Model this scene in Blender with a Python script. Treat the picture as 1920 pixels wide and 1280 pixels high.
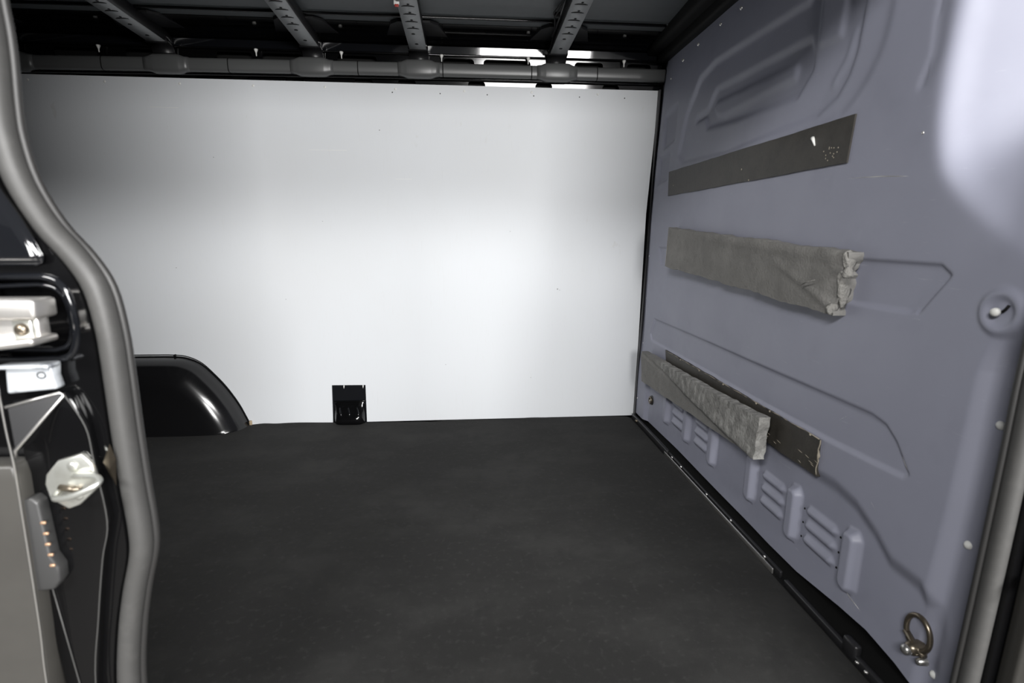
import bpy, bmesh, math, random
import numpy as np
from mathutils import Matrix, Vector
random.seed(7); rng = np.random.default_rng(7)
S = bpy.context.scene
for o in list(bpy.data.objects): bpy.data.objects.remove(o)
C = S.collection

# ------------------------------------------------------------------ camera
cd = bpy.data.cameras.new('camera'); cam = bpy.data.objects.new('camera', cd); C.objects.link(cam)
cd.sensor_fit = 'HORIZONTAL'; cd.sensor_width = 36; cd.lens = 36*1010/1920; cd.clip_start = 0.02
Rx, Rd, Rf = (0.99644, -0.08422, 0.00341), (-0.01281, -0.19178, -0.98135), (0.08330, 0.97782, -0.19218)
M = Matrix(((Rx[0], -Rd[0], -Rf[0], 0), (Rx[1], -Rd[1], -Rf[1], 0), (Rx[2], -Rd[2], -Rf[2], 0.86), (0, 0, 0, 1)))
cam.matrix_world = M
cd.dof.use_dof = True; cd.dof.focus_distance = 2.2; cd.dof.aperture_fstop = 4.5
S.camera = cam

# ------------------------------------------------------------------ light
W = bpy.data.worlds.new('overcast'); S.world = W; W.use_nodes = True
bg = W.node_tree.nodes['Background']; bg.inputs[0].default_value = (0.95, 0.975, 1.0, 1); bg.inputs[1].default_value = 0.18
def area(name, loc, target, sx, sy, power, col=(1, 1, 1)):
    l = bpy.data.lights.new(name, 'AREA'); l.shape = 'RECTANGLE'; l.size = sx; l.size_y = sy; l.energy = power; l.color = col
    o = bpy.data.objects.new(name, l); C.objects.link(o); o.location = loc
    o.rotation_euler = (Vector(target)-Vector(loc)).to_track_quat('-Z', 'Y').to_euler(); return o
area('unseen_light', (1.10, -2.6, 1.42), (0.0, 2.4, 1.0), 1.8, 0.9, 260, (1, .99, .98))  # unseen area light outside the door, facing the far wall
area('unseen_light', (-1.45, -2.0, 2.60), (0.7, 1.8, 0.6), 1.2, 0.45, 140, (1, .99, .98))  # unseen area light, set far left so it mostly lights the bulkhead
area('unseen_light', (2.40, -2.0, 2.50), (-1.2, 2.4, 0.5), 1.6, 0.45, 205, (1, .99, .98))  # unseen area light, added to brighten the left part of the lining
S.view_settings.view_transform = 'Standard'; S.view_settings.look = 'None'
S.view_settings.gamma = 1; S.view_settings.exposure = 0.0; S.view_settings.use_curve_mapping = False

# ------------------------------------------------------------------ materials
def mat(name, col, rough=0.5, metal=0.0, coat=0.0, var=None, bump=None, spec=0.5, sheen=0.0, rvar=None):
    """var=(scale, colour2, contrast lo, hi, stretch xyz) bump=(scale, strength, distance)"""
    m = bpy.data.materials.new(name); m.use_nodes = True; nt = m.node_tree; N = nt.nodes; L = nt.links
    b = N['Principled BSDF']
    b.inputs['Base Color'].default_value = (*col, 1); b.inputs['Roughness'].default_value = rough
    b.inputs['Metallic'].default_value = metal; b.inputs['Coat Weight'].default_value = coat
    b.inputs['Coat Roughness'].default_value = 0.03; b.inputs['Specular IOR Level'].default_value = spec
    if sheen: b.inputs['Sheen Weight'].default_value = sheen; b.inputs['Sheen Roughness'].default_value = 0.6
    tc = N.new('ShaderNodeTexCoord')
    def noise(scale, stretch=(1, 1, 1), detail=6):
        mp = N.new('ShaderNodeMapping'); mp.inputs['Scale'].default_value = stretch
        L.new(tc.outputs['Object'], mp.inputs[0]); n = N.new('ShaderNodeTexNoise')
        n.inputs['Scale'].default_value = scale; n.inputs['Detail'].default_value = detail; n.inputs['Roughness'].default_value = 0.6
        L.new(mp.outputs[0], n.inputs['Vector']); return n
    prev = None
    for v in (var or []):
        scale, c2, lo, hi, st = v
        n = noise(scale, st); rp = N.new('ShaderNodeMapRange'); rp.inputs[1].default_value = lo; rp.inputs[2].default_value = hi
        L.new(n.outputs['Fac'], rp.inputs[0]); mx = N.new('ShaderNodeMix'); mx.data_type = 'RGBA'
        mx.inputs['A'].default_value = (*col, 1); mx.inputs['B'].default_value = (*c2, 1)
        if prev: L.new(prev, mx.inputs['A'])
        L.new(rp.outputs[0], mx.inputs['Factor']); prev = mx.outputs['Result']
    if prev: L.new(prev, b.inputs['Base Color'])
    if rvar:
        n = noise(rvar[0]); rp = N.new('ShaderNodeMapRange'); rp.inputs[3].default_value = rvar[1]; rp.inputs[4].default_value = rvar[2]
        rp.inputs[1].default_value = .3; rp.inputs[2].default_value = .7
        L.new(n.outputs['Fac'], rp.inputs[0]); L.new(rp.outputs[0], b.inputs['Roughness'])
    if bump:
        n = noise(bump[0], detail=4); bp = N.new('ShaderNodeBump'); bp.inputs['Strength'].default_value = bump[1]; bp.inputs['Distance'].default_value = bump[2]
        L.new(n.outputs['Fac'], bp.inputs['Height']); L.new(bp.outputs[0], b.inputs['Normal'])
    return m
I3 = (1, 1, 1)
M_ = dict(
 carpet=mat('carpet', (.0095, .0095, .009), .95, var=[(2.6, (.020, .020, .019), .45, .68, (1, 1.6, 1)), (7, (.010, .010, .0096), .5, .68, (1.6, 1, 1)), (60, (.022, .022, .021), .55, .75, I3)], bump=(900, .5, .002), spec=.15, sheen=.03),
 lining=mat('lining', (.63, .65, .672), .6, var=[(.9, (.61, .625, .64), .45, .7, I3), (16, (.56, .565, .56), .70, .80, (1, 1, .5)), (55, (.60, .61, .62), .6, .75, (8, 1, .25))], spec=.4),
 bulkhead=mat('bulkhead', (.25, .257, .317), .47, var=[(2.0, (.27, .277, .34), .4, .7, I3), (38, (.34, .345, .40), .66, .82, (1, .35, 2.6)), (7, (.23, .237, .293), .55, .8, I3)], rvar=(5, .42, .55)),
 gloss=mat('gloss_black', (.003, .003, .0033), .09, spec=.45),
 facet=mat('facet_black', (.01, .01, .011), .27, coat=.5),
 body=mat('body_black', (.006, .0065, .008), .06, coat=.35),
 arch=mat('arch_black', (.006, .006, .0065), .17, spec=.5),
 jamb=mat('jamb_reflection', (.022, .021, .019), .35),  # black paint lightened to carry the reflected ground in its base colour
 satin=mat('satin_black', (.014, .014, .015), .38),
 matte=mat('matte_black', (.006, .006, .006), .7, spec=.2),
 roof=mat('roof_grey', (.072, .080, .084), .45, var=[(30, (.062, .069, .072), .5, .8, I3)]),
 bow=mat('bow_grey', (.28, .29, .295), .5, var=[(40, (.24, .25, .255), .5, .8, I3)]),
 skin_grey_brown=mat('skin_grey_brown', (.046, .044, .040), .42, var=[(5, (.038, .036, .033), .45, .7, I3)]),  # grey-brown satin tone of the lower outer skin, faintly mottled
 rail=mat('rail_grey', (.085, .087, .087), .36),
 rubber=mat('rubber', (.050, .0495, .048), .5, var=[(60, (.060, .059, .057), .5, .8, I3)], spec=.4),
 rubber_dark=mat('rubber_dark', (.022, .0215, .021), .5),
 foam=mat('foam', (.20, .196, .186), .95, var=[(9, (.235, .23, .218), .45, .7, I3), (50, (.165, .162, .153), .5, .8, I3)], bump=(160, .5, .004), spec=.1),
 foam_worn=mat('foam_worn', (.22, .217, .206), .95, var=[(26, (.37, .366, .348), .46, .66, (1, 1.6, .8)), (70, (.11, .107, .10), .55, .75, I3)], bump=(110, .7, .006), spec=.1),
 foam_torn=mat('foam_torn', (.24, .235, .22), .95, var=[(45, (.16, .155, .145), .5, .7, I3)], bump=(140, .8, .008), spec=.1),
 adhesive=mat('adhesive', (.040, .036, .030), .5, var=[(26, (.028, .025, .021), .45, .7, I3), (90, (.085, .075, .058), .68, .80, (1, .7, 1.5))], bump=(120, .3, .002)),
 paper=mat('paper', (.27, .24, .19), .8),
 zinc=mat('zinc', (.74, .75, .70), .33, metal=.85, var=[(40, (.62, .62, .56), .5, .75, I3)]),
 alu=mat('alu', (.80, .78, .75), .38, metal=.9, var=[(30, (.66, .63, .60), .5, .8, I3)]),
 steel=mat('steel', (.62, .61, .59), .28, metal=.9),
 brass=mat('dark_brass', (.20, .17, .13), .30, metal=.85),
 white=mat('white_plastic', (.75, .75, .72), .45),
 foil=mat('foil', (.55, .58, .61), .32, var=[(30, (.16, .17, .19), .52, .64, (1, 1, .6))], metal=.3),
 copper=mat('copper', (.62, .40, .26), .4, metal=.7),
 greyplastic=mat('grey_plastic', (.035, .035, .035), .45),
 beige=mat('beige', (.36, .28, .18), .7),
 red=mat('red_plastic', (.35, .03, .02), .5),
 ground=mat('ground', (.13, .123, .113), .8, var=[(.8, (.11, .104, .095), .45, .7, I3)]),
)

# ------------------------------------------------------------------ helpers
def link(name, me, m, parent=None, smooth=False, angle=None):
    o = bpy.data.objects.new(name, me); C.objects.link(o)
    if m: me.materials.append(M_[m] if isinstance(m, str) else m)
    if smooth: me.polygons.foreach_set('use_smooth', [True]*len(me.polygons))
    if parent: o.parent = parent
    return o
def from_bm(name, bm, m, parent=None, smooth=False):
    bmesh.ops.recalc_face_normals(bm, faces=bm.faces)
    me = bpy.data.meshes.new(name); bm.to_mesh(me); bm.free(); return link(name, me, m, parent, smooth)
def tag(o, label, cat, group=None):
    o['label'] = label; o['category'] = cat
    if group: o['group'] = group
    return o
def struct(o, label=None, cat=None):
    o['kind'] = 'structure'
    if label: o['label'] = label
    if cat: o['category'] = cat
    return o
def empty(name, loc, label, cat, group=None):
    o = bpy.data.objects.new(name, None); C.objects.link(o); o.location = loc; o.empty_display_size = .05
    bpy.context.view_layer.update(); return tag(o, label, cat, group)
def put(o, parent):           # parent keeping world placement (parents are unrotated empties / meshes)
    o.parent = parent; o.matrix_parent_inverse = Matrix.Translation(-Vector(parent.location)) if parent.parent is None else Matrix.Identity(4); return o
def box(name, lo, hi, m, parent=None, bev=0.0, seg=2, rot=None):
    bm = bmesh.new(); bmesh.ops.create_cube(bm, size=1)
    c = [(a+b)/2 for a, b in zip(lo, hi)]; s = [abs(b-a) for a, b in zip(lo, hi)]
    for v in bm.verts: v.co = Vector((v.co.x*s[0], v.co.y*s[1], v.co.z*s[2]))
    if bev: bmesh.ops.bevel(bm, geom=bm.edges[:], offset=bev, segments=seg, affect='EDGES', profile=.5)
    if rot: bmesh.ops.rotate(bm, verts=bm.verts, cent=(0, 0, 0), matrix=rot)
    bmesh.ops.translate(bm, verts=bm.verts, vec=c)
    o = from_bm(name, bm, m, None, bool(bev))
    return put(o, parent) if parent else o
def plate(name, outer, holes, axis, a, b, m, parent=None, bev=0.0, smooth=False):
    """polygon (2D in the plane normal to axis) with holes, extruded from a to b along axis"""
    bm = bmesh.new(); es = []
    def p3(u, v, w):
        return (w, u, v) if axis == 0 else ((u, w, v) if axis == 1 else (u, v, w))
    for loop in [outer]+list(holes):
        vs = [bm.verts.new(p3(u, v, a)) for u, v in loop]
        es += [bm.edges.new((vs[i], vs[(i+1) % len(vs)])) for i in range(len(vs))]
    if holes: bmesh.ops.triangle_fill(bm, edges=es, use_beauty=True, use_dissolve=False)
    else: bm.faces.new([v for v in bm.verts])
    r = bmesh.ops.extrude_face_region(bm, geom=bm.faces[:])
    d = p3(0, 0, b-a)
    bmesh.ops.translate(bm, verts=[g for g in r['geom'] if isinstance(g, bmesh.types.BMVert)], vec=d)
    bmesh.ops.recalc_face_normals(bm, faces=bm.faces)
    if bev:
        ed = [e for e in bm.edges if len(e.link_faces) == 2 and e.calc_face_angle(0) > .6]
        bmesh.ops.bevel(bm, geom=ed, offset=bev, segments=2, affect='EDGES', profile=.5)
    o = from_bm(name, bm, m, None, smooth)
    return put(o, parent) if parent else o
def catmull(pts, n=6, closed=False):
    pts = [Vector(p) for p in pts]; out = []; k = len(pts)
    for i in range(k if closed else k-1):
        g = (lambda j: pts[j % k]) if closed else (lambda j: pts[max(0, min(k-1, j))])
        p0, p1, p2, p3 = g(i-1), g(i), g(i+1), g(i+2)
        for s in range(n):
            t = s/n; out.append(.5*((2*p1)+(p2-p0)*t+(2*p0-5*p1+4*p2-p3)*t*t+(3*p1-p0-3*p2+p3)*t**3))
    if not closed: out.append(pts[-1])
    return out
def sweep(name, path, prof, m, parent=None, closed=False, up=(0, 1, 0), scale=None, caps=True):
    """prof: 2D closed loop (a along side, b along up)"""
    path = [Vector(p) for p in path]; n = len(path); k = len(prof); vs = []; fs = []
    for i, p in enumerate(path):
        q0 = path[(i-1) % n] if closed else path[max(0, i-1)]; q1 = path[(i+1) % n] if closed else path[min(n-1, i+1)]
        t = (q1-q0).normalized(); u = Vector(up); u = (u-t*u.dot(t)).normalized(); s = t.cross(u)
        sc = scale[i] if scale else 1
        for a, b in prof: vs.append(p+s*a*sc+u*b*sc)
    for i in range(n if closed else n-1):
        j = (i+1) % n
        for q in range(k): fs.append((i*k+q, i*k+(q+1) % k, j*k+(q+1) % k, j*k+q))
    if caps and not closed: fs += [tuple(range(k))[::-1], tuple((n-1)*k+q for q in range(k))]
    me = bpy.data.meshes.new(name); me.from_pydata([tuple(v) for v in vs], [], fs); me.update()
    bm = bmesh.new(); bm.from_mesh(me); bpy.data.meshes.remove(me)
    o = from_bm(name, bm, m, None, True)
    return put(o, parent) if parent else o
def circ(r, n=12, ry=None): return [(r*math.cos(2*math.pi*i/n), (ry or r)*math.sin(2*math.pi*i/n)) for i in range(n)]
def lathe(name, prof, m, loc, axis, parent=None, n=20):
    """prof [(r, h)] revolved about axis through loc"""
    bm = bmesh.new(); ax = Vector(axis).normalized(); u = ax.orthogonal().normalized(); w = ax.cross(u); rings = []
    for r, h in prof:
        if r < 1e-6: rings.append([bm.verts.new(Vector(loc)+ax*h)])
        else: rings.append([bm.verts.new(Vector(loc)+ax*h+(u*math.cos(2*math.pi*i/n)+w*math.sin(2*math.pi*i/n))*r) for i in range(n)])
    for A, B in zip(rings, rings[1:]):
        for i in range(n):
            j = (i+1) % n
            f = [A[i % len(A)], A[j % len(A)], B[j % len(B)], B[i % len(B)]]; f2 = []
            for v in f:
                if v not in f2: f2.append(v)
            if len(f2) > 2: bm.faces.new(f2)
    o = from_bm(name, bm, m, None, True)
    return put(o, parent) if parent else o
def rrect(x0, x1, z0, z1, r, n=5):
    out = []
    for cx, cz, a0 in ((x1-r, z1-r, 0), (x0+r, z1-r, 90), (x0+r, z0+r, 180), (x1-r, z0+r, 270)):
        for i in range(n+1):
            a = math.radians(a0+90*i/n); out.append((cx+r*math.cos(a), cz+r*math.sin(a)))
    return out
def vnoise(x, y, seed=0):     # cheap smooth value noise (numpy arrays)
    xi = np.floor(x).astype(int); yi = np.floor(y).astype(int); fx = x-xi; fy = y-yi
    fx = fx*fx*(3-2*fx); fy = fy*fy*(3-2*fy)
    def h(a, b):
        n = (a*374761393+b*668265263+seed*974711) & 0x7fffffff; n = ((n ^ (n >> 13))*1274126177) & 0x7fffffff; return (n % 10007)/10007.
    return (h(xi, yi)*(1-fx)+h(xi+1, yi)*fx)*(1-fy)+(h(xi, yi+1)*(1-fx)+h(xi+1, yi+1)*fx)*fy
def grid_mesh(name, X, Y, Z, m, parent=None):
    h, w = X.shape; v = np.stack([X, Y, Z], -1).reshape(-1, 3); idx = np.arange(h*w).reshape(h, w)
    f = np.stack([idx[:-1, :-1], idx[:-1, 1:], idx[1:, 1:], idx[1:, :-1]], -1).reshape(-1, 4)
    me = bpy.data.meshes.new(name); me.vertices.add(len(v)); me.vertices.foreach_set('co', v.ravel().astype(np.float32))
    me.loops.add(f.size); me.loops.foreach_set('vertex_index', f.ravel().astype(np.int32))
    me.polygons.add(len(f)); me.polygons.foreach_set('loop_start', np.arange(0, f.size, 4, dtype=np.int32))
    me.update(calc_edges=True); me.validate()
    return link(name, me, m, parent, True)

# ------------------------------------------------------------------ setting: ground, far wall, floor, roof, near wall
g = box('floor_outside', (-20, -20, -.70), (20, 20, -.65), 'ground'); struct(g, 'pale grey concrete ground around the van')
YW = 2.464
# carpeted load floor
nx, ny = 300, 170
xs = np.linspace(-2.62, .787, nx); ys = np.linspace(.70, YW-.004, ny); Xg, Yg = np.meshgrid(xs, ys)
Zg = .004*(vnoise(Xg*3.1, Yg*3.1, 1)-.5)+.002*(vnoise(Xg*9, Yg*9, 2)-.5)
edge = np.clip((Yg-(YW-.05))/.05, 0, 1); Zg = Zg+edge*(.001+.012*(vnoise(Xg*3.7+5, Yg*0, 3)-.45)+.004*(vnoise(Xg*17, Yg*0, 4)-.5))
edr = np.clip((Xg-.757)/.03, 0, 1); Zg = Zg-edr*edr*.006
floor = struct(grid_mesh('floor', Xg, Yg, Zg, 'carpet'), 'black carpet covering the load floor', None)
sub = box('floor_base', (-2.64, .69, -.10), (.99, 2.52, -.02), 'matte'); struct(sub, 'black metal floor pan under the carpet')

# far body side: lower sheet, leaning upper strip with stamped openings, ledge strip
wf = struct(box('wall_far', (-2.64, 2.52, -.1), (1.0, 2.56, 1.9), 'matte'), 'black far body side of the van')
lo_holes = []
def slot(x0, x1, z0, z1): return rrect(x0, x1, z0, z1, .014, 4)
for cx in (-1.95, -1.75, -1.55, -1.35, -1.12, -.92, -.70, -.42, -.24, .055, .345, .64): lo_holes.append(slot(cx-.037, cx+.037, 1.4725, 1.507))
up = []
for x0, x1 in ((-2.3, -2.1), (-2.0, -1.75), (-1.62, -1.45), (-1.35, -1.22), (-1.0, -.86), (-.82, -.66), (-.52, -.36), (-.085, .045), (.085, .285), (.475, .60), (.705, .81)): up.append(slot(x0, x1, 1.530, 1.590))
sh = plate('stamped_strip', [(-2.62, 1.40), (.86, 1.40), (.86, 1.602), (-2.62, 1.602)], lo_holes+up, 1, 2.478, 2.481, 'gloss')
for v in sh.data.vertices: v.co.y += (1.49-v.co.z)*math.tan(math.radians(9))
put(sh, wf)
led = box('ledge', (-2.62, 2.446, 1.596), (.86, 2.47, 1.603), 'gloss', wf, .002)
st = plate('upper_strip', [(2.461, 1.604), (2.4556, 1.634), (2.475, 1.634), (2.475, 1.604)], [], 0, -2.62, .86, 'body', wf)

# roof
prof = [(2.475, 1.634), (2.455, 1.640), (2.40, 1.647), (2.30, 1.652), (2.27, 1.657), (2.215, 1.660), (2.21, 1.656), (2.203, 1.661), (2.1, 1.665), (1.9, 1.676), (1.6, 1.69), (1.2, 1.69), (.95, 1.68), (.70, 1.67)]
ceil = plate('ceiling', prof+[(.70, 1.80), (2.52, 1.80), (2.52, 1.634)], [], 0, -2.62, .95, 'roof'); struct(ceil, 'dark grey roof skin over the load bay')
cove = plate('roof_cove', [(2.4755, 1.6335), (2.455, 1.6385), (2.40, 1.6455), (2.30, 1.6505), (2.272, 1.6545), (2.272, 1.66), (2.47, 1.65)], [], 0, -2.62, .86, 'gloss', ceil)
box('roof_seam', (-2.6, 2.204, 1.650), (.78, 2.214, 1.6605), 'gloss', ceil, .003)
box('header_beam', (.785, .72, 1.622), (.94, 2.46, 1.70), 'matte', ceil, .016, 3)
box('header_beam', (.83, .72, 1.586), (.94, 2.44, 1.64), 'matte', ceil, .010, 3)
wr = struct(box('wall_rear', (-2.68, .68, -.1), (-2.63, 2.54, 1.85), 'matte'), 'black inside of the rear doors')

# near body side with the sliding door opening
L = [(-.505, 1.46), (-.505, 1.34), (-.505, 1.23), (-.504, 1.155), (-.504, 1.106), (-.503, 1.074), (-.504, 1.042), (-.507, .999), (-.507, .965), (-.499, .919), (-.478, .872), (-.451, .835), (-.433, .798), (-.426, .746), (-.425, .693), (-.425, .624), (-.424, .552), (-.422, .493), (-.425, .455), (-.440, .401), (-.454, .337), (-.465, .254), (-.468, .12), (-.468, .03)]
Lc = [(p.x, p.y) for p in catmull([(a, b, 0) for a, b in L], 4)]
Rr = [(.786, .03), (.789, .12), (.794, .25), (.7985, .40), (.802, .55), (.804, .67), (.811, .77), (.832, .87), (.90, 1.0), (1.02, 1.15), (1.05, 1.30), (1.05, 1.46)]
Rc = [(p.x, p.y) for p in catmull([(a, b, 0) for a, b in Rr], 4)]
top = [(1.03, 1.51), (.99, 1.54), (.92, 1.55), (-.36, 1.55), (-.44, 1.54), (-.49, 1.51)]
opening = [(a-.012, b) for a, b in Lc]+[(a+.012, b) for a, b in Rc]+top
rec = [(-.560, .812), (-.484, .813), (-.468, .808), (-.458, .794), (-.454, .765), (-.456, .738), (-.463, .722), (-.476, .716), (-.560, .716)]
wn = plate('wall_near', [(-2.64, -.4), (1.7, -.4), (1.7, 1.95), (-2.64, 1.95)], [opening, rec], 1, .660, .700, 'gloss')
struct(wn, 'black side of the van around the sliding door opening')
box('door_sill', (-.56, .60, -.42), (.90, .70, -.012), 'satin', wn, .01)
# rear outer skin left of the pillar, turned edge facing the opening
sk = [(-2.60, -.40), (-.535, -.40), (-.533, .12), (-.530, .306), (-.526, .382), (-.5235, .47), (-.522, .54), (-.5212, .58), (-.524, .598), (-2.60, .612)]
plate('outer_skin', sk, [], 1, .628, .660, 'skin_grey_brown', wn, .004, True)
sk2 = [(-2.60, .826), (-.470, .826), (-.472, .838), (-.480, .858), (-.490, .880), (-.503, .905), (-.516, .935), (-.526, .97), (-.532, 1.06), (-.534, 1.9), (-2.60, 1.9)]
up_ = plate('upper_skin', sk2, [], 1, .646, .660, 'body', wn, .010, True)
box('roller_pocket', (-.575, .712, .705), (-.450, .716, .822), 'gloss', wn)
box('roller_pocket_wall', (-.4535, .698, .705), (-.450, .712, .822), 'gloss', wn)
rim = catmull([(x, .660, z) for x, z in rec[1:-1]], 5)
sweep('pocket_rim', [Vector((-.56, .66, .8125))]+rim+[Vector((-.56, .66, .716))], circ(.0045, 8), 'body', wn)
sweep('pocket_rim', [Vector((-.56, .664, .800))]+[Vector((p.x-.009, .668, .765+(p.z-.765)*.8)) for p in rim]+[Vector((-.56, .664, .728))], circ(.003, 8), 'body', wn)
# front pillar jamb right of the opening
plate('jamb_step', [(.811, -.3), (1.6, -.3), (1.6, 1.8), (1.11, 1.8), (1.11, 1.3), (1.08, 1.15), (.955, 1.0), (.868, .85), (.836, .72), (.827, .6), (.820, .3), (.813, .1)], [], 1, .632, .660, 'jamb', wn, .005, True)
plate('jamb_flange', [(.835, .225), (.852, .18), (.857, .30), (.861, .44), (.853, .45), (.848, .34)], [], 1, .618, .640, 'gloss', wn, .004, True)

# ------------------------------------------------------------------ bulkhead as one pressed sheet
y0, y1, z0, z1, st_ = .700, 2.452, .020, 1.600, .0032
ys = np.arange(y0, y1, st_); zs = np.arange(z0, z1, st_); Yb, Zb = np.meshgrid(ys, zs)
def sdf(poly):                 # signed distance, negative inside
    P = np.array(poly); d = np.full(Yb.shape, 1e9); ins = np.zeros(Yb.shape, bool)
    for i in range(len(P)):
        a = P[i]; b = P[(i+1) % len(P)]; e = b-a
        t = np.clip(((Yb-a[0])*e[0]+(Zb-a[1])*e[1])/max(e.dot(e), 1e-12), 0, 1)
        d = np.minimum(d, np.hypot(Yb-a[0]-t*e[0], Zb-a[1]-t*e[1]))
        c = ((a[1] > Zb) != (b[1] > Zb)) & (Yb < (b[0]-a[0])*(Zb-a[1])/((b[1]-a[1]) or 1e-12)+a[0]); ins ^= c
    return np.where(ins, -d, d)
def sstep(x, a, b): t = np.clip((x-a)/(b-a), 0, 1); return t*t*(3-2*t)
def raise_(poly, h, ramp, rnd=0):   # plateau of height h, wall width ramp
    return h*(1-sstep(sdf(poly)-rnd, -ramp, 0))
def line(path, w):
    d = np.full(Yb.shape, 1e9)
    for a, b in zip(path, path[1:]):
        a = np.array(a); e = np.array(b)-a; t = np.clip(((Yb-a[0])*e[0]+(Zb-a[1])*e[1])/e.dot(e), 0, 1)
        d = np.minimum(d, np.hypot(Yb-a[0]-t*e[0], Zb-a[1]-t*e[1]))
    return np.exp(-(d/w)**2)
Hh = np.zeros_like(Yb)
Hh -= raise_([(2.165, 1.175), (2.105, 1.135), (1.75, 1.122), (1.30, 1.142), (1.235, 1.170), (1.205, 1.207), (1.189, 1.251), (1.185, 1.36), (1.19, 1.50), (1.30, 1.53), (1.40, 1.432), (1.91, 1.445), (2.026, 1.421), (2.121, 1.315)], .010, .018, .006)
Hh -= raise_([(1.9, 1.13), (1.40, 1.095), (1.20, 1.115), (1.163, 1.142), (1.128, 1.177), (1.102, 1.22), (1.09, 1.262), (1.085, 1.40), (1.085, 1.7), (1.9, 1.7)], .0045, .026)*(1-sstep(Yb, 1.25, 1.6))
Hh -= raise_([(2.037, 1.265), (1.958, 1.267), (1.934, 1.227), (1.731, 1.214), (1.404, 1.206), (1.35, 1.259), (1.353, 1.297), (1.377, 1.345), (1.891, 1.355), (1.92, 1.333), (1.945, 1.30), (2.037, 1.293)], .009, .014, .002)
Hh += raise_([(1.904, 1.288), (1.884, 1.314), (1.429, 1.305), (1.414, 1.283), (1.421, 1.252), (1.82, 1.243), (1.876, 1.258)], .008, .013)
Hh += raise_([(1.345, 1.302), (1.25, 1.296), (1.245, 1.40), (1.25, 1.46), (1.36, 1.46)], .008, .012)
Hh += .004*line([(1.215, 1.30), (1.225, 1.25), (1.262, 1.205)], .008)
for q in ([(2.36, 1.36), (2.22, 1.38), (2.215, 1.24), (2.34, 1.22)], [(2.37, 1.19), (2.25, 1.20), (2.255, 1.09), (2.37, 1.08)]): Hh -= raise_(q, .010, .014, .006)
Hh -= .005*line([(.975, 1.32), (.975, 1.262), (.97, 1.183), (.987, 1.134)], .006)
def blur(A, n):
    for _ in range(n):
        P = np.pad(A, 1, mode='edge'); A = (P[:-2, 1:-1]+2*P[1:-1, 1:-1]+P[2:, 1:-1])/4
        P = np.pad(A, 1, mode='edge'); A = (P[1:-1, :-2]+2*P[1:-1, 1:-1]+P[1:-1, 2:])/4
    return A
Hh = blur(Hh, 5)
rnd_mid = [(2.29, .815), (1.092, .811), (.879, .810), (.858, .797), (.862, .79), (.91, .728), (.93, .722), (1.084, .721), (2.246, .740)]
Hh -= raise_(rnd_mid, .006, .006, .002)
Hh -= raise_([(2.32, .432), (2.275, .502), (1.5, .502), (.985, .503), (.945, .495), (.915, .472), (.876, .423), (.885, .414), (1.098, .404), (1.456, .401), (2.3, .405)], .006, .006, .002)
sunk = [(2.33, .30), (1.30, .315), (1.138, .315), (1.064, .318), (.994, .306), (.927, .273), (.886, .243), (.817, .242), (.783, .213), (.773, .178), (.769, -.05), (2.33, -.05)]
Hh -= raise_(sunk, .016, .045, .014)
for c in (2.08, 1.875, 1.662, 1.412, 1.206, .997):
    Hh += raise_([(c+.022, .112), (c+.010, .098), (c-.012, .092), (c-.024, .108), (c-.024, .225), (c-.010, .240), (c+.016, .236), (c+.022, .225)], .020, .014, .004)
for a, b in ((2.032, 1.910), (1.816, 1.704), (1.363, 1.250), (1.161, 1.043)):
    for z in (.202, .165, .127): Hh += raise_([(a, z), (a-.012, z+.0125), (b+.012, z+.0125), (b, z), (b+.012, z-.0125), (a-.012, z-.0125)], .010, .0125, .003)
# receding corner beside the door, flange and dimple
rb_ = catmull([(.945, 1.75, 0), (.945, 1.5, 0), (.947, 1.30, 0), (.950, 1.147, 0), (.938, 1.031, 0), (.900, .952, 0), (.814, .881, 0), (.746, .838, 0), (.66, .79, 0), (.40, .70, 0)], 8)
rc = sdf([(p.x, p.y) for p in rb_]+[(.40, 1.75)])
ins = np.maximum(0, -rc+.012)
Hh = blur(Hh, 1)
Hh -= .003*line([(2.275, .5035), (1.5, .5035), (.985, .5045), (.945, .496), (.915, .473), (.878, .425)], .0038)
Hh -= .003*line([(1.092, .812), (.879, .811), (.858, .797), (.91, .727)], .0038)
rc = blur(rc, 80)
Hh -= .92*(np.sqrt(ins**2+.02**2)-.02)*sstep(ins, 0, .05)
cr = np.interp(Zb, [.0, .06, .208, .419, .651, .72, .80], [.786, .784, .776, .762, .753, .735, .69])
fl = 1-sstep(Yb, cr-.006, cr+.030); Hh -= .020*fl*(1-sstep(Zb, .66, .74))
Hh = np.where(rc < .03, blur(Hh, 12), Hh)
dm = np.hypot(Yb-.757, Zb-.747)
Hh += .006*(1-sstep(dm, .028, .044))-.006*(1-sstep(dm, .014, .030))
# rolled back edge against the far wall, slight oil canning
Hh -= .020*sstep(Yb, 2.395, 2.43)*sstep(Zb, .2, .5)*.6
Hh += .004*(vnoise(Yb*2.2, Zb*2.2, 9)-.5)+.0012*(vnoise(Yb*7, Zb*7, 10)-.5)
x0 = np.interp(Zb, [0, .37, .96, 1.25, 1.485, 1.6], [.812, .820, .826, .838, .852, .862])
Xb = x0-Hh
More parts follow.
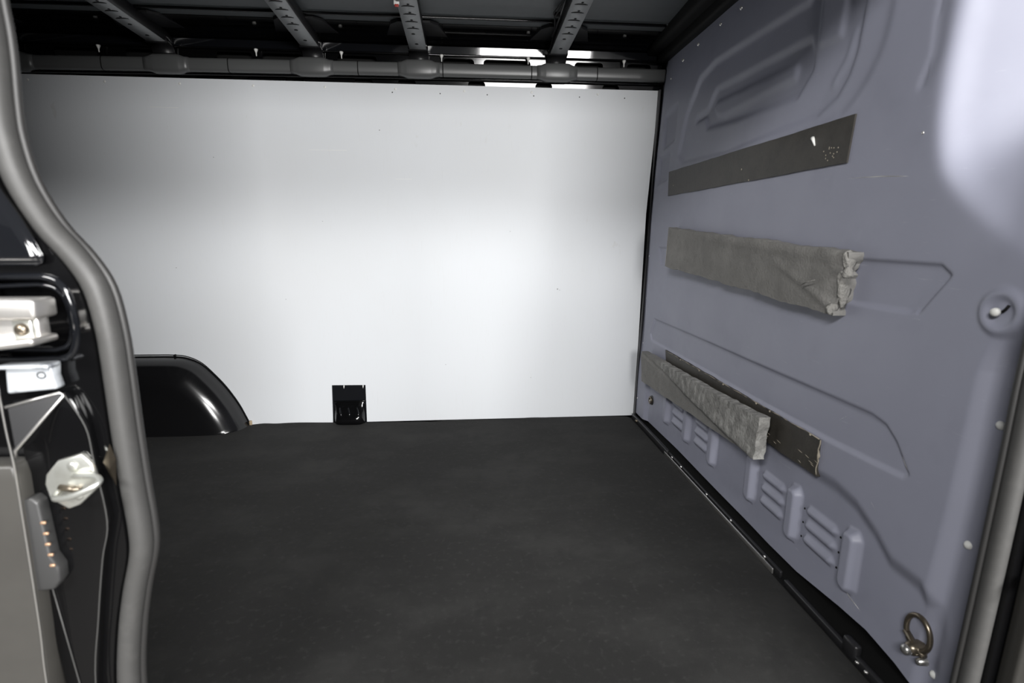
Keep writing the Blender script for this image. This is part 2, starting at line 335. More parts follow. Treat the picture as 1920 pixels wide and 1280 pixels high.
# irregular lower hem
hem = np.interp(ys, [.7, .81, .85, .93, 1.01, 1.17, 1.3, 1.77, 1.96, 2.45], [.030, .030, .040, .050, .044, .024, .021, .028, .030, .022])
Zb2 = Zb+(hem-z0)[None, :]*(1-sstep(Zb, z0, .10))
bh = struct(grid_mesh('wall_right', Xb, Yb, Zb2, 'bulkhead'), 'blue grey pressed metal bulkhead with embossed ribs')
bk = box('bulkhead_back', (1.13, .70, -.1), (1.17, 2.5, 1.8), 'matte', bh)
def bx(y, z):                   # bulkhead surface x at (y, z)
    return float(Xb[min(len(zs)-1, max(0, int(round((z-z0)/st_)))), min(len(ys)-1, max(0, int(round((y-y0)/st_))))])
def rivet(y, z, r, m, parent, name='rivet'):
    return lathe(name, [(0, r*.75), (r*.5, r*.65), (r*.85, r*.35), (r, 0), (r, -.004)], m, (bx(y, z), y, z), (-1, 0, 0), parent, 12)
for y, z, r in ((2.402, .773, .0035), (2.412, .582, .0035), (2.415, .37, .0035), (2.43, .098, .004), (.744, .568, .0075), (.758, .351, .0075), (.780, .077, .0075), (.965, 1.046, .003), (1.766, 1.553, .006), (1.903, 1.556, .006), (2.081, 1.551, .006), (2.218, 1.537, .006), (2.33, 1.50, .004)):
    rivet(y, z, r, 'alu' if r < .007 else 'white', bh)
for a, b in ((1.363, 1.250), (1.161, 1.043)):
    for z in (.202, .165, .127):
        for e in ((b-.006,) if a > 1.2 else (a+.008, b-.006)): rivet(e, z-.004, .0028, 'matte', bh, 'vent_hole')
lathe('dimple_bolt', [(0, .012), (.006, .011), (.007, .006), (.004, .004), (.004, -.004)], 'white', (bx(.757, .747), .762, .747), (-1, -.2, 0), bh, 12)
sweep('dimple_clip', [(bx(.757, .747)-.003, .754, .748), (bx(.757, .747)-.003, .749, .753), (bx(.757, .747)-.002, .746, .759)], circ(.0022, 6), 'matte', bh)

for pts in ([(1.15, .985), (1.05, .979), (.98, .972)], [(1.62, .40), (1.52, .385), (1.46, .372)], [(1.30, .383), (1.18, .362)], [(.95, .33), (.935, .318)], [(1.02, .10), (.985, .085), (.94, .075)], [(.93, .72), (.905, .712)], [(.90, .45), (.885, .438), (.88, .43)], [(1.08, .46), (1.06, .475)]):
    sweep('scuff', [(bx(a, b)+.0003, a, b) for a, b in pts], circ(.0013, 6), 'alu', bh, scale=[.3]+[1]*(len(pts)-2)+[.3])
# ------------------------------------------------------------------ lining panel with cut-out
pl = plate('lining_panel', [(-2.60, .0), (-.630, .0), (-.625, .181), (-.472, .179), (-.4735, .0), (.806, .0), (.815, .37), (.822, .96), (.8535, 1.486), (-2.60, 1.486)], [], 1, YW, YW+.006, 'lining')
tag(pl, 'large smooth pale grey lining panel covering the far side of the van', 'wall panel')
for i in range(11):
    x = -2.31+.289*i
    lathe('rivet', [(0, .003), (.003, .0025), (.0048, .001), (.005, -.001)], 'white', (x, YW, 1.466-.0008*(i % 3)), (0, -1, 0), pl, 10)
for i in range(6):
    lathe('pin_head', [(0, .002), (.0022, .0016), (.003, -.001)], 'greyplastic', (-.30+.20*i, YW, 1.452), (0, -1, 0), pl, 8)
for x_, z_, r_ in ((-.36, 1.30, .0032), (.42, .62, .0040), (.43, .615, .002), (-1.25, .72, .0025), (-.10, .27, .002), (-.62, .92, .002), (.20, .88, .002), (-1.05, 1.18, .0025), (-.80, .58, .002), (.30, .20, .002)):
    lathe('speck', [(0, .0006), (r_*.7, .0004), (r_, -.0005)], 'bow', (x_, YW, z_), (0, -1, 0), pl, 7)
for x_, z_, l_ in ((-1.28, 1.372, .11), (-.66, 1.215, .16), (-.30, 1.10, .07)): box('scratch', (x_, YW-.0006, z_), (x_+l_, YW+.001, z_+.0012), 'white', pl)
cs = box('corner_bead', (.806, 2.440, .0), (.812, 2.4635, 1.485), 'satin')
for v in cs.data.vertices: v.co.x += np.interp(v.co.z, [0, .37, .96, 1.49], [0, .007, .0135, .042])
tag(cs, 'thin black vertical bead in the corner between lining panel and bulkhead', 'trim')

# ------------------------------------------------------------------ wheel arch
half0 = [(-1.0, .0), (-1.018, .045), (-1.039, .095), (-1.068, .148), (-1.10, .197), (-1.14, .247), (-1.183, .293), (-1.225, .318), (-1.27, .331), (-1.33, .335)]
half = [(p.x, p.y) for p in catmull([(a, b, 0) for a, b in half0], 3)]
xc = -1.50
outl = half+[(xc, .336)]+[(2*xc-a, b) for a, b in half[::-1]]
def shrink(s):
    out = []
    for i, (x, z) in enumerate(outl):
        a = outl[max(0, i-1)]; b = outl[min(len(outl)-1, i+1)]; tx, tz = b[0]-a[0], b[1]-a[1]; l = math.hypot(tx, tz)
        nx_, nz_ = -tz/l, tx/l      # outward normal is (tz,-tx); inward:
        out.append((x+nx_*s, max(0, z+nz_*s)) if 0 < i < len(outl)-1 else (x+(-s if i == 0 else s), 0))
    return out
secs = [(2.4632, 0)]+[(2.4635-.1295*math.sin(t), .004+.115*(1-math.cos(t))**1.1) for t in [math.pi/2*q/14 for q in range(1, 15)]]+[(2.333, .15)]
vs = []; fs = []; k = len(outl)
for y, s in secs: vs += [(x, y, z-.004) for x, z in shrink(s)]
for i in range(len(secs)-1):
    for j in range(k-1): fs.append((i*k+j, i*k+j+1, (i+1)*k+j+1, (i+1)*k+j))
fs.append(tuple((len(secs)-1)*k+j for j in range(k)))
me = bpy.data.meshes.new('wheel_arch'); me.from_pydata(vs, [], fs); me.update()
bm = bmesh.new(); bm.from_mesh(me); bpy.data.meshes.remove(me)
wa = from_bm('wheel_arch', bm, 'arch', None, True)
tag(wa, 'glossy black rounded wheel arch on the floor against the pale lining panel', 'wheel arch')
sweep('arch_edge', [Vector((x, 2.4612, z+.001)) for x, z in outl], circ(.0022, 6), 'matte', wa)
tab = lathe('edge_clip', [(0, .006), (.004, .005), (.005, 0), (.005, -.004)], 'matte', (-1.295, 2.457, .334), (0, -1, 0), wa, 8)
box('foam_scrap', (-1.004, 2.452, .0), (-.992, 2.462, .022), 'beige', wa, .003)

# ------------------------------------------------------------------ lashing pocket in the cut-out
tp = empty('lashing_pocket', (-.549, 2.47, 0), 'small glossy black lashing pocket in the lining panel cut-out at floor level', 'lashing pocket')
box('back_plate', (-.640, 2.4712, -.01), (-.458, 2.4745, .190), 'body', tp)
box('upper_lip', (-.621, 2.4645, .098), (-.477, 2.4705, .104), 'gloss', tp, .002)
scoop = [(2.470, .100), (2.462, .085), (2.452, .066), (2.436, .052), (2.424, .040), (2.418, .024), (2.420, .008), (2.428, -.004), (2.470, -.006)]
nS = 13; vs = []; fs = []
for i in range(nS):
    t = i/(nS-1); x = -.618+.137*t; e = 1-abs(2*t-1)**6*.65
    vs += [(x, 2.470-(2.470-a)*e, b if b < .02 else .02+(b-.02)*(.80+.2*e)) for a, b in scoop]
for i in range(nS-1):
    for j in range(len(scoop)-1): fs.append((i*9+j, i*9+j+1, (i+1)*9+j+1, (i+1)*9+j))
fs += [tuple(range(9)), tuple((nS-1)*9+j for j in range(9))]
me = bpy.data.meshes.new('pocket'); me.from_pydata(vs, [], fs); me.update(); bm = bmesh.new(); bm.from_mesh(me); bpy.data.meshes.remove(me)
put(from_bm('pocket', bm, 'gloss', None, True), tp)
for x in (-.590, -.552, -.512):
    sweep('rib', [(x-.004, 2.464, .083), (x, 2.450, .068), (x+.006, 2.434, .052), (x+.008, 2.425, .040)], circ(.004, 8), 'body', tp, scale=[.4, 1, 1, .5])
for x in (-.571, -.484): sweep('clip', [(x, 2.4685, .178), (x, 2.466, .172), (x-.001, 2.4685, .162)], circ(.0026, 6), 'white', tp, scale=[1, 1, .4])

# ------------------------------------------------------------------ roof: rail, bows, pins, wire, tag
rl = empty('roof_rail', (0, 2.43, 1.538), 'long dark grey roof rail tube running above the lining panel', 'roof rail')
RZ = lambda x: np.interp(x, [-2.2, -1.2, -.2, .87], [1.515, 1.527, 1.535, 1.537])
pr = [(.020*math.copysign(abs(math.cos(a))**.55, math.cos(a)), .026*math.copysign(abs(math.sin(a))**.6, math.sin(a))) for a in [2*math.pi*i/16 for i in range(16)]]
tube = sweep('tube', [(x, 2.435, RZ(x)) for x in np.linspace(-2.6, .865, 30)], pr, 'rail', rl, up=(0, 0, 1))
BX = [-1.775, -1.195, -.612, -.183, .393]
for cx in BX:
    c2 = cx if cx > -1 else cx+.02
    px = [c2-.085, c2-.068, c2-.052, c2-.046, c2, c2+.046, c2+.052, c2+.068, c2+.085]
    sweep('sleeve', [(x, 2.430, RZ(x)) for x in px], pr, 'rail', rl, up=(0, 0, 1), scale=[1.02, 1.08, 1.30, 1.36, 1.38, 1.36, 1.30, 1.08, 1.02])
for x in (-1.98, -1.42, -.94, -.43, -.085, .285, .565): sweep('joint_ring', [(x-.002, 2.435, RZ(x)), (x+.002, 2.435, RZ(x))], pr, 'matte', tube, up=(0, 0, 1), scale=[1.008, 1.008])
sweep('weld_flange', [(x, 2.452, RZ(x)-.030) for x in np.linspace(-2.6, .865, 20)], [(-.012, -.002), (.012, -.002), (.012, .002), (-.012, .002)], 'gloss', rl, up=(0, 0, 1))
bowl = ['dark roof bow at the far left, mostly hidden behind the curved door seal', 'dark grey roof bow above the wheel arch, second from the left', 'dark grey perforated roof bow next left of the one carrying the cream tag', 'dark grey perforated roof bow with a cream and red tag hanging at its edge', 'dark grey perforated roof bow beside the hanging wire, nearest the bulkhead']
path = catmull([(0, a, b) for a, b in [(2.446, 1.572), (2.440, 1.590), (2.420, 1.600), (2.36, 1.604), (2.25, 1.607), (2.1, 1.611), (1.9, 1.620), (1.6, 1.632), (1.2, 1.632), (.95, 1.625), (.71, 1.61)]], 4)
for i, cx in enumerate(BX):
    b = empty('roof_bow', (cx, 2.43, 1.575), bowl[i], 'roof bow', 'roof bows across the ceiling')
    sweep('web', [(cx, p.y, p.z+.018) for p in path[3:]], [(-.033, -.0165), (.033, -.0165), (.033, .03), (-.033, .03)], 'satin', b, up=(0, 0, 1))
    bf = sweep('bottom_face', [(cx, p.y, p.z) for p in path[9:]], [(-.034, -.0015), (.034, -.0015), (.034, .0015), (-.034, .0015)], 'bow', b, up=(0, 0, 1))
    sweep('foot', [(cx, p.y, p.z-.001) for p in path[:11]], [(-.040, -.003), (.040, -.003), (.040, .012), (-.040, .012)], 'satin', b, up=(0, 0, 1))
    plate('gusset', [(cx-.09, 2.262), (cx-.06, 2.235), (cx+.06, 2.235), (cx+.09, 2.262), (cx+.12, 2.38), (cx-.12, 2.38)], [], 2, 1.6455, 1.657, 'satin', b)
    for q, y in enumerate((2.34, 2.24, 2.185, 2.125, 2.065, 2.005, 1.945)):
        z = float(np.interp(-y, [-p.y for p in path], [p.z for p in path]))-.0020
        if q in (0, 1): lathe('hole', [(0, .0005), (.007, .0005), (.007, -.001)], 'matte', (cx-.004*(q == 1), y, z), (0, .06, -1), bf, 10)
        else:
            sweep('slot', [(cx-.022, y+.004, z-.0005), (cx-.012, y, z), (cx, y-.001, z), (cx+.012, y, z), (cx+.022, y+.004, z-.0005)], circ(.0022, 6), 'matte', bf, up=(0, 0, 1), scale=[.3, 1, 1, 1, .3])
            lathe('hole', [(0, .0005), (.0045, .0005), (.0045, -.001)], 'matte', (cx+.002, y-.011, z), (0, .06, -1), bf, 8)
pn = ['leftmost white push pin, above the wheel arch and left of any clear roof bow', 'white push pin midway between the two leftmost clear roof bows', 'white push pin left of the tagged roof bow, close to the next bow', 'white push pin just right of the tagged roof bow, above the rail', 'white push pin just left of the roof bow nearest the bulkhead', 'rightmost white push pin, between the last roof bow and the bulkhead']
for i, (x, z) in enumerate([(-1.435, 1.590), (-.834, 1.593), (-.497, 1.593), (-.090, 1.593), (.272, 1.593), (.684, 1.593)]):
    p = empty('push_pin', (x, 2.440, z), pn[i], 'push pin', 'white push pins under the roof ledge')
    lathe('head', [(0, .004), (.007, .004), (.008, .001), (.004, -.008), (.003, -.010)], 'white', (x, 2.440, z), (0, 0, 1), p, 10)
    lathe('shank', [(.003, -.010), (.0022, -.022), (0, -.024)], 'white', (x, 2.440, z), (0, 0, 1), p, 8)
# tag and wires
tg = empty('paper_tag', (-.217, 1.98, 1.60), 'small cream and red tag hanging at the roof bow edge', 'tag')
box('label', (-.226, 1.978, 1.606), (-.208, 1.982, 1.650), 'white', tg, .001)
box('sleeve', (-.223, 1.976, 1.599), (-.210, 1.981, 1.607), 'red', tg, .001)
wi = empty('roof_wire', (.345, 2.1, 1.63), 'thin black wire looped along the roof bow nearest the bulkhead', 'wire')
for off in (0, .010): sweep('strand', catmull([(.352, 1.85, 1.660), (.340-off, 1.95, 1.632-off*.6), (.330-off*1.2, 2.05, 1.626), (.334, 2.13, 1.640), (.347, 2.22, 1.630), (.352, 2.36, 1.607)], 6), circ(.0026, 6), 'matte', wi)
box('cable_clip', (.328, 2.10, 1.634), (.350, 2.12, 1.650), 'matte', wi, .003)
sweep('stay', [(.346, 1.9, 1.650), (.350, 2.1, 1.640), (.352, 2.30, 1.632)], circ(.004, 8), 'satin', wi)

# ------------------------------------------------------------------ bulkhead: adhesive strips and foam strips
def slab(name, c, thick, m, parent, nu=70, nv=16, front=None, edge=.002, seed=0, torn=0.0):
    """c: 4 corners (y,z) far-top, far-bottom, near-bottom, near-top; front(u,v)->x of the visible face; solid slab"""
    u, v = np.meshgrid(np.linspace(0, 1, nu), np.linspace(0, 1, nv)); c = np.array(c)
    top = c[0]*(1-u[..., None])+c[3]*u[..., None]; bot = c[1]*(1-u[..., None])+c[2]*u[..., None]
    P = top*(1-v[..., None])+bot*v[..., None]; yy, zz = P[..., 0].copy(), P[..., 1].copy()
    en = edge*(vnoise(u*14+3, v*0, seed)-.5)*2+edge*.6*(vnoise(u*45, v*0, seed+1)-.5)*2
    zz += en*(np.abs(2*v-1)**3)
    if torn: yy -= torn*(vnoise(v*5.5+1, v*0, seed+2)+.5*vnoise(v*17, v*0, seed+3)-.6)*np.clip((u-.9)/.1, 0, 1)**1.5
    xx = front(u, v); V = np.concatenate([np.stack([xx, yy, zz], -1).reshape(-1, 3), np.stack([xx+thick, yy, zz], -1).reshape(-1, 3)])
    I = np.arange(nu*nv).reshape(nv, nu); n = nu*nv; F = []
    for i in range(nv-1):
        for j in range(nu-1):
            a = (I[i, j], I[i, j+1], I[i+1, j+1], I[i+1, j]); F.append(tuple(int(q) for q in a)); F.append(tuple(int(q)+n for q in a[::-1]))
    rim = list(I[0, :])+list(I[1:, -1])+list(I[-1, -2::-1])+list(I[-2:0, 0])
    for a, b in zip(rim, rim[1:]+rim[:1]): F.append((int(a), int(b), int(b)+n, int(a)+n))
    me = bpy.data.meshes.new(name); me.from_pydata([tuple(q) for q in V], [], F); me.update(); bm = bmesh.new(); bm.from_mesh(me); bpy.data.meshes.remove(me)
    for e in bm.edges:
        if len(e.link_faces) == 2 and e.calc_face_angle(0) > .9: e.smooth = False
    o = from_bm(name, bm, m, None, True)
    return put(o, parent) if parent else o
def on_bulkhead(c, gap):
    c = np.array(c)
    def f(u, v):
        P = (c[0]*(1-u[..., None])+c[3]*u[..., None])*(1-v[..., None])+(c[1]*(1-u[..., None])+c[2]*u[..., None])*v[..., None]
        return Xb[np.clip(((P[..., 1]-z0)/st_).round().astype(int), 0, len(zs)-1), np.clip(((P[..., 0]-y0)/st_).round().astype(int), 0, len(ys)-1)]-gap
    return f
A1 = [(2.230, 1.119), (2.215, 1.023), (1.155, 1.018), (1.151, 1.117)]
a1 = slab('adhesive_strip', A1, .008, 'adhesive', None, 40, 8, on_bulkhead(A1, .004), .0008, 21)
tag(a1, 'dark brown bare adhesive strip high on the bulkhead, without foam', 'adhesive strip', 'adhesive strips on the bulkhead')
sweep('paint_chip', [(bx(1.287, 1.091)-.005, 1.287, 1.091), (bx(1.282, 1.086)-.006, 1.282, 1.086), (bx(1.275, 1.072)-.005, 1.275, 1.072)], circ(.004, 8), 'white', a1, scale=[1.3, 1, .4])
for k in range(14):
    y, z = 1.19+.05*rng.random(), 1.03+.03*rng.random()
    lathe('residue_speck', [(0, .0008), (.0018, .0004), (.0022, -.001)], 'paper', (bx(y, z)-.004, y, z), (-1, 0, 0), a1, 6)
for y, z in ((1.62, 1.058), (1.57, 1.022), (2.165, 1.06)): lathe('residue_speck', [(0, .0008), (.003, .0004), (.0034, -.001)], 'paper', (bx(y, z)-.004, y, z), (-1, 0, 0), a1, 6)
a2 = slab('adhesive_strip', [(2.113, .401), (2.081, .309), (1.119, .307), (1.121, .397)], .022, 'adhesive', None, 60, 8, lambda u, v: .8145+0*u, .0012, 31)
tag(a2, 'dark brown adhesive strip with ragged pale edges low on the bulkhead, behind loose foam', 'adhesive strip', 'adhesive strips on the bulkhead')
sweep('pale_edge', [(.8140, y, .3995+.0012*math.sin(y*60)) for y in np.linspace(2.10, 1.122, 30)], circ(.0013, 6), 'paper', a2)
sweep('pale_edge', [(.8140, 1.119+.0025*math.sin(z*140), z) for z in np.linspace(.398, .312, 12)], circ(.0014, 6), 'paper', a2)
sweep('torn_paper', [(.8135, 1.119, .372), (.8130, 1.116, .360), (.8135, 1.119, .345)], circ(.004, 6), 'paper', a2, scale=[.3, 1, .3])
for y in (1.95, 1.78, 1.60, 1.40, 1.33, 1.155): lathe('staple', [(0, .003), (.003, .0015), (.0035, -.002)], 'paper', (.8140, y, .397), (-1, 0, 0), a2, 6)
for k in range(11):
    y = 1.13+.25*rng.random(); z = .318+.03*rng.random()
    sweep('residue_flake', [(.8140, y, z), (.8135, y-.008, z-.001), (.8140, y-.018*rng.random()-.010, z-.003)], circ(.0009, 5), 'paper', a2, scale=[.3, 1, .3])

def f_mid(u, v):
    x = .790-.016*np.clip((.35-u)/.35, 0, 1)**2*v
    d = (u-.62)*.9-(v-.15)*.42                      # diagonal crease towards the lower near corner
    x = x+.0035*np.exp(-(d/.014)**2)*sstep(u, .70, .82)-.0035*np.exp(-((d-.03)/.03)**2)*sstep(u, .70, .84)
    x = x-.004*sstep(u, .15, .5)*np.exp(-((v-.10)/.10)**2)
    return x+.0025*(vnoise(u*30, v*5, 5)-.5)+.010*sstep(u, .955, 1.0)*(vnoise(u*40, v*7, 6))
fm = empty('foam_strip', (.80, 1.58, .69), 'grey foam strip with a torn near end stuck halfway up the bulkhead', 'foam strip', 'foam strips on the bulkhead')
slab('foam_body', [(2.087, .893), (2.064, .744), (1.100, .692), (1.070, .829)], .034, 'foam', fm, 90, 18, f_mid, .003, 41, .020)
def blob(name, loc, r, m, parent, seed):
    bm = bmesh.new(); bmesh.ops.create_icosphere(bm, subdivisions=3, radius=1)
    for v in bm.verts:
        n = vnoise(np.array([v.co.x*2+5+v.co.z]), np.array([v.co.y*2+5-v.co.z]), seed)[0]; v.co = v.co*(.7+.6*n)
        v.co = Vector((v.co.x*r[0], v.co.y*r[1], v.co.z*r[2]))+Vector(loc)
    return put(from_bm(name, bm, m, None, True), parent)
blob('torn_lump', (.786, 1.058, .787), (.010, .010, .012), 'foam_torn', fm, 3)
blob('torn_edge', (.800, 1.076, .812), (.014, .007, .020), 'foam_torn', fm, 4)
blob('torn_edge', (.804, 1.090, .755), (.016, .007, .040), 'foam_torn', fm, 5)
blob('torn_edge', (.798, 1.106, .708), (.014, .010, .016), 'foam_torn', fm, 6)
sweep('scuff', [(.775, 1.190, .752), (.774, 1.170, .760), (.776, 1.145, .766)], circ(.0016, 6), 'foam_torn', fm, scale=[.3, 1, .3])

def f_low(u, v):
    x = .778-.006*np.clip((.3-u)/.3, 0, 1)
    d = v-(.15+.85*(u-.12)/.80)                      # fold line running down to the near lower corner
    up = 1/(1+np.exp(d/.03))
    x = x-.014*up*sstep(u, .2, .55)+.004*np.exp(-(d/.04)**2)
    return x+.004*(vnoise(u*34, v*5, 7)-.5)*up+.0015*(vnoise(u*20, v*6, 8)-.5)
fl_ = empty('foam_strip', (.79, 1.78, .22), 'grey worn foam strip peeling off low on the bulkhead above the embossed bars', 'foam strip', 'foam strips on the bulkhead')
lb = slab('foam_body', [(2.290, .356), (2.264, .226), (1.305, .270), (1.292, .392)], .030, 'foam', fl_, 100, 22, f_low, .002, 51, .006)
lb.data.materials.append(M_['foam_worn'])
for p in lb.data.polygons:
    y, z = p.center.y, p.center.z; u = (2.28-y)/(2.28-1.295); t = .356+(.392-.356)*u; h = .126
    v = (t-z)/h; p.material_index = 1 if v < .06+.95*(u-.12)/.80 and u > .2 else 0

# ------------------------------------------------------------------ lashing ring, ring bolt, floor channel
dr = empty('lashing_ring', (.80, .80, .11), 'dark brass lashing ring hanging at the near lower corner of the bulkhead', 'lashing ring')
cx_ = bx(.80, .14)-.014
ring = [(cx_, .803+.026*math.cos(a), .146+.033*math.sin(a)) for a in [2*math.pi*i/28 for i in range(28)]]
sweep('ring', ring, circ(.0048, 10), 'brass', dr, closed=True, up=(1, 0, 0))
sweep('pivot_bar', [(cx_, .829, .132), (cx_, .803, .117), (cx_, .783, .112)], circ(.006, 10), 'brass', dr)
lathe('boss', [(0, .016), (.009, .014), (.013, .006), (.015, -.014)], 'brass', (cx_, .806, .112), (-1, 0, 0), dr, 18)
lathe('bolt_head', [(0, .011), (.006, .0105), (.0095, .007), (.010, 0)], 'steel', (cx_-.012, .806, .110), (-1, 0, 0), dr, 14)
lathe('stud', [(0, .008), (.006, .006), (.008, -.01)], 'steel', (cx_, .789, .098), (-1, 0, 0), dr, 12)
rb = empty('ring_bolt', (.80, 2.274, .135), 'small dark steel ring bolt in the far lower corner of the bulkhead', 'bolt')
xr = bx(2.274, .135)
lathe('washer', [(0, .003), (.021, .003), (.022, -.002)], 'greyplastic', (xr, 2.274, .135), (-1, 0, 0), rb, 18)
sweep('ring', [(xr-.008, 2.274+.013*math.cos(a), .135+.014*math.sin(a)) for a in [2*math.pi*i/18 for i in range(18)]], circ(.0045, 8), 'brass', rb, closed=True, up=(1, 0, 0))
lathe('nut', [(0, .012), (.007, .011), (.008, 0)], 'steel', (xr, 2.272, .133), (-1, 0, 0), rb, 6)
ch = empty('floor_channel', (.80, 1.6, 0), 'black floor channel along the foot of the bulkhead', 'floor channel')
box('gutter', (.783, .70, -.016), (.86, 2.45, -.008), 'matte', ch)
box('cover_strip', (.792, 1.98, -.01), (.806, 2.44, .018), 'satin', ch, .003)
box('metal_rail', (.7905, 1.21, -.01), (.7945, 2.00, .006), 'steel', ch, .001)
box('metal_rail', (.800, 1.19, -.01), (.808, 2.00, .010), 'satin', ch, .002)
box('clip', (.790, .905, -.008), (.808, .945, .030), 'satin', ch, .005)
box('cover_strip', (.791, .72, -.01), (.804, 1.16, .010), 'satin', ch, .003)
for y in (.895, .870): lathe('stud', [(0, .004), (.003, .003), (.0035, -.003)], 'steel', (.789, y, .004), (-1, 0, .5), ch, 8)
for y in (2.38, 1.93, 1.84, 1.62, 1.45, 1.26): lathe('rivet', [(0, .003), (.003, .002), (.0035, -.003)], 'steel', (.797, y, .010), (-.5, 0, 1), ch, 8)
lathe('corner_screw', [(0, .006), (.006, .004), (.007, -.004)], 'brass', (.790, 2.36, .008), (-1, -.3, .5), ch, 10)

# ------------------------------------------------------------------ door seals
def seal(name, pts, label, y, side):
    s = empty(name, (pts[-1][0], y, pts[-1][1]), label, 'door seal', 'rubber door seals')
    path = [Vector((a, y, b)) for a, b in pts]
    bulb = [(.0128*math.cos(t), .014*math.sin(t)) for t in [2*math.pi*i/18 for i in range(18)]]
    sweep('bulb', path, bulb, 'rubber', s)
    sweep('lip', [p+Vector((side*.0110, .012, 0)) for p in path], circ(.0052, 10), 'rubber_dark', s)
    sweep('channel', [p+Vector((-side*.010, .012, 0)) for p in path], circ(.014, 10), 'rubber_dark', s)
    return s
seal('door_seal', Lc, 'thick grey rubber door seal curving down the left pillar', .672, 1)
seal('door_seal', Rc[::-1], 'straight grey rubber door seal beside the bulkhead at right', .676, -1)

# ------------------------------------------------------------------ left pillar hardware
br = empty('door_roller_bracket', (-.50, .62, .735), 'silver metal door roller bracket at the left pillar recess', 'bracket')
box('upper_arm', (-.60, .605, .771), (-.4555, .640, .7925), 'alu', br, .004)
bpl = box('plate', (-.60, .622, .742), (-.466, .640, .775), 'alu', br, .003)
box('lower_arm', (-.60, .600, .735), (-.458, .640, .7435), 'alu', br, .004, 3, Matrix.Rotation(math.radians(-7), 3, 'Y'))
box('square_washer', (-.489, .6165, .7475), (-.469, .6225, .7695), 'zinc', bpl, .002)
lathe('bolt', [(0, .006), (.005, .0055), (.0068, .003), (.007, -.002)], 'brass', (-.4785, .6165, .759), (0, -1, 0), bpl, 16)
lathe('roller', [(0, .012), (.007, .012), (.009, .009), (.009, -.009), (.007, -.012), (0, -.012)], 'satin', (-.463, .680, .759), (.3, -1, .2), br, 16)
mp = empty('metal_plate', (-.497, .652, .68), 'pale silver metal plate below the roller bracket on the left pillar', 'metal plate')
plate('sheet', [(-.526, .680), (-.471, .685), (-.474, .700), (-.472, .716), (-.523, .714)], [], 1, .640, .656, 'foil', mp, .003, True)
box('top_fold', (-.524, .630, .711), (-.470, .650, .716), 'foil', mp, .002)
sweep('ring_mark', [(-.485+.0045*math.cos(a), .6395, .702+.0035*math.sin(a)) for a in [2*math.pi*i/12 for i in range(12)]], circ(.0009, 5), 'greyplastic', mp, closed=True, up=(0, 1, 0))
pc = empty('pillar_cover', (-.49, .655, .10), 'folded glossy black cover panel below the metal plate on the left pillar', 'panel')
cov = [(-.530, .670), (-.471, .679), (-.463, .671), (-.451, .637), (-.448, .593), (-.443, .515), (-.456, .464), (-.472, .382), (-.489, .279), (-.492, .05), (-.526, .05), (-.526, .282), (-.534, .424), (-.529, .547), (-.526, .617)]
plate('cover_sheet', cov, [], 1, .648, .662, 'gloss', pc, .003, True)
bm = bmesh.new(); q = [bm.verts.new(v) for v in ((-.519, .630, .668), (-.470, .650, .678), (-.514, .624, .618), (-.519, .650, .668), (-.514, .650, .618))]
for f in ((0, 1, 2), (0, 3, 1), (1, 4, 2), (0, 2, 4, 3)): bm.faces.new([q[i] for i in f])
put(from_bm('facet', bm, 'facet', None), pc)
sweep('fold_highlight', [(-.521, .629, .668), (-.474, .647, .679), (-.470, .648, .676), (-.490, .637, .650), (-.514, .623, .618), (-.516, .626, .610)], circ(.0017, 8), 'steel', pc)  # steel bead painted in as the highlight on the black fold
sweep('edge_highlight', catmull([(-.469, .646, .677), (-.451, .646, .637), (-.4475, .646, .593), (-.4428, .646, .515), (-.455, .646, .464), (-.471, .646, .382), (-.488, .646, .279), (-.492, .646, .10)], 5), circ(.0008, 8), 'rubber', pc)  # grey bead stands in for the light catching the black edge
sweep('edge_highlight', [(-.520, .647, .43), (-.512, .647, .34), (-.504, .647, .25), (-.50, .647, .10)], circ(.0008, 8), 'rubber', pc)  # second grey bead, same painted edge highlight
sk_ = empty('striker_latch', (-.472, .645, .535), 'zinc door striker plate with a loop on the left pillar', 'door striker')
hexa = [(-.503, .568), (-.500, .580), (-.485, .597), (-.457, .605), (-.447, .592), (-.443, .563), (-.468, .540), (-.481, .535), (-.500, .549)]
spl = plate('plate', hexa, [], 1, .641, .648, 'zinc', sk_, .002, True)
for x, z in ((-.468, .590), (-.467, .553)):
    lathe('screw', [(0, .0035), (.0035, .003), (.0062, .0015), (.0068, -.001)], 'zinc', (x, .641, z), (0, -1, 0), spl, 14)
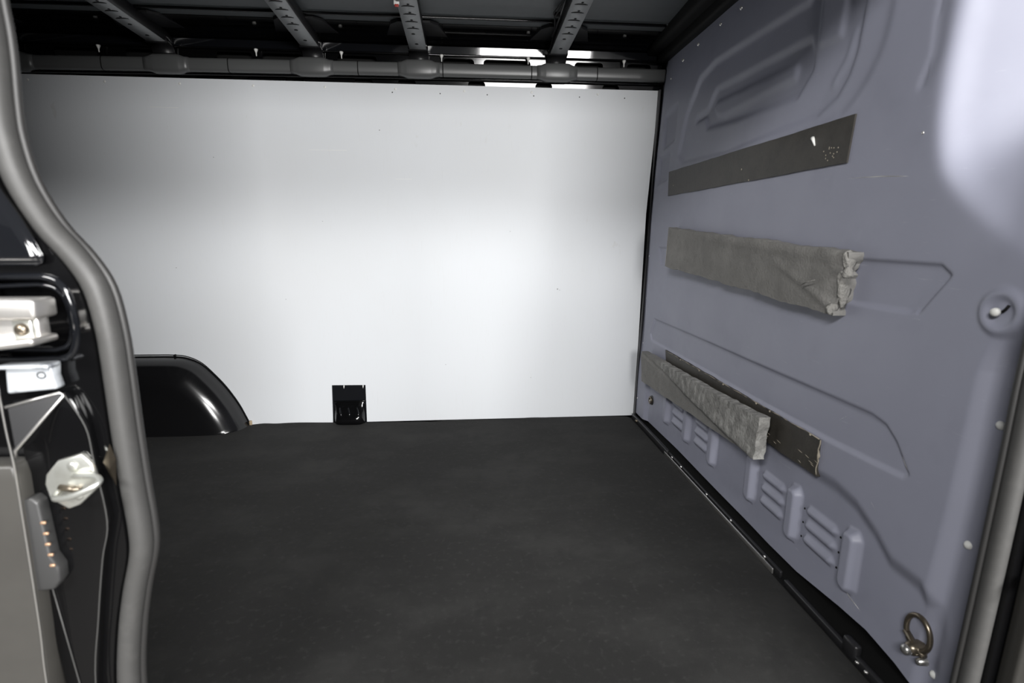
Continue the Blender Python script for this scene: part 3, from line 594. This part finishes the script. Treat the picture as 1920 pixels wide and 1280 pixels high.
sweep('loop', catmull([(-.487, .642, .560), (-.478, .620, .560), (-.456, .612, .565), (-.433, .614, .574), (-.428, .622, .579), (-.438, .629, .582), (-.460, .634, .581), (-.470, .642, .577)], 6), circ(.0036, 10), 'zinc', sk_)
sweep('loop_base', [(-.486, .640, .564), (-.462, .638, .561)], circ(.004, 8), 'brass', sk_)
cb = empty('contact_block', (-.515, .64, .433), 'grey plastic contact block with copper contacts low on the left pillar', 'contact block')
blk = plate('block', [(-.528, .551), (-.514, .556), (-.507, .548), (-.504, .478), (-.497, .463), (-.498, .446), (-.506, .434), (-.531, .432)], [], 1, .632, .650, 'greyplastic', cb, .003, True)
for i, (x, z) in enumerate([(-.506, .524), (-.505, .510), (-.505, .496), (-.504, .482), (-.504, .468)]):
    box('contact', (x-.001, .6295, z-.0017), (x+.005, .6325, z+.0017), 'copper', blk, .001)
ce = empty('contact_edge', (-.524, .625, .10), 'thin shiny vertical edge strip along the outer skin at far left', 'edge strip')
sweep('strip', catmull([(-.5225, .6265, .700), (-.5225, .6265, .645), (-.521, .6265, .60), (-.522, .6265, .54), (-.5235, .6265, .47), (-.526, .6265, .382), (-.530, .6265, .306), (-.533, .6265, .10)], 4), circ(.0011, 8), 'steel', ce)
gl = empty('spring_clip', (-.433, .655, .558), 'small bent metal spring clip beside the seal on the left pillar', 'clip')
bm = bmesh.new(); q = [bm.verts.new(v) for v in ((-.432, .654, .612), (-.440, .650, .590), (-.431, .646, .583), (-.428, .655, .592), (-.430, .652, .558))]
for f in ((0, 1, 2), (0, 2, 3), (1, 4, 2), (2, 4, 3)): bm.faces.new([q[i] for i in f])
bmesh.ops.solidify(bm, geom=bm.faces[:], thickness=.0012)
put(from_bm('blade', bm, 'brass', None), gl)
pb = empty('pillar_bolt', (.800, .622, .352), 'small bright bolt on the front pillar right of the door seal', 'bolt')
sweep('shank', [(.806, .612, .352), (.820, .612, .361)], circ(.0045, 8), 'white', pb)
lathe('base', [(0, .004), (.008, .003), (.009, -.012)], 'satin', (.818, .622, .360), (0, -1, 0), pb, 12)
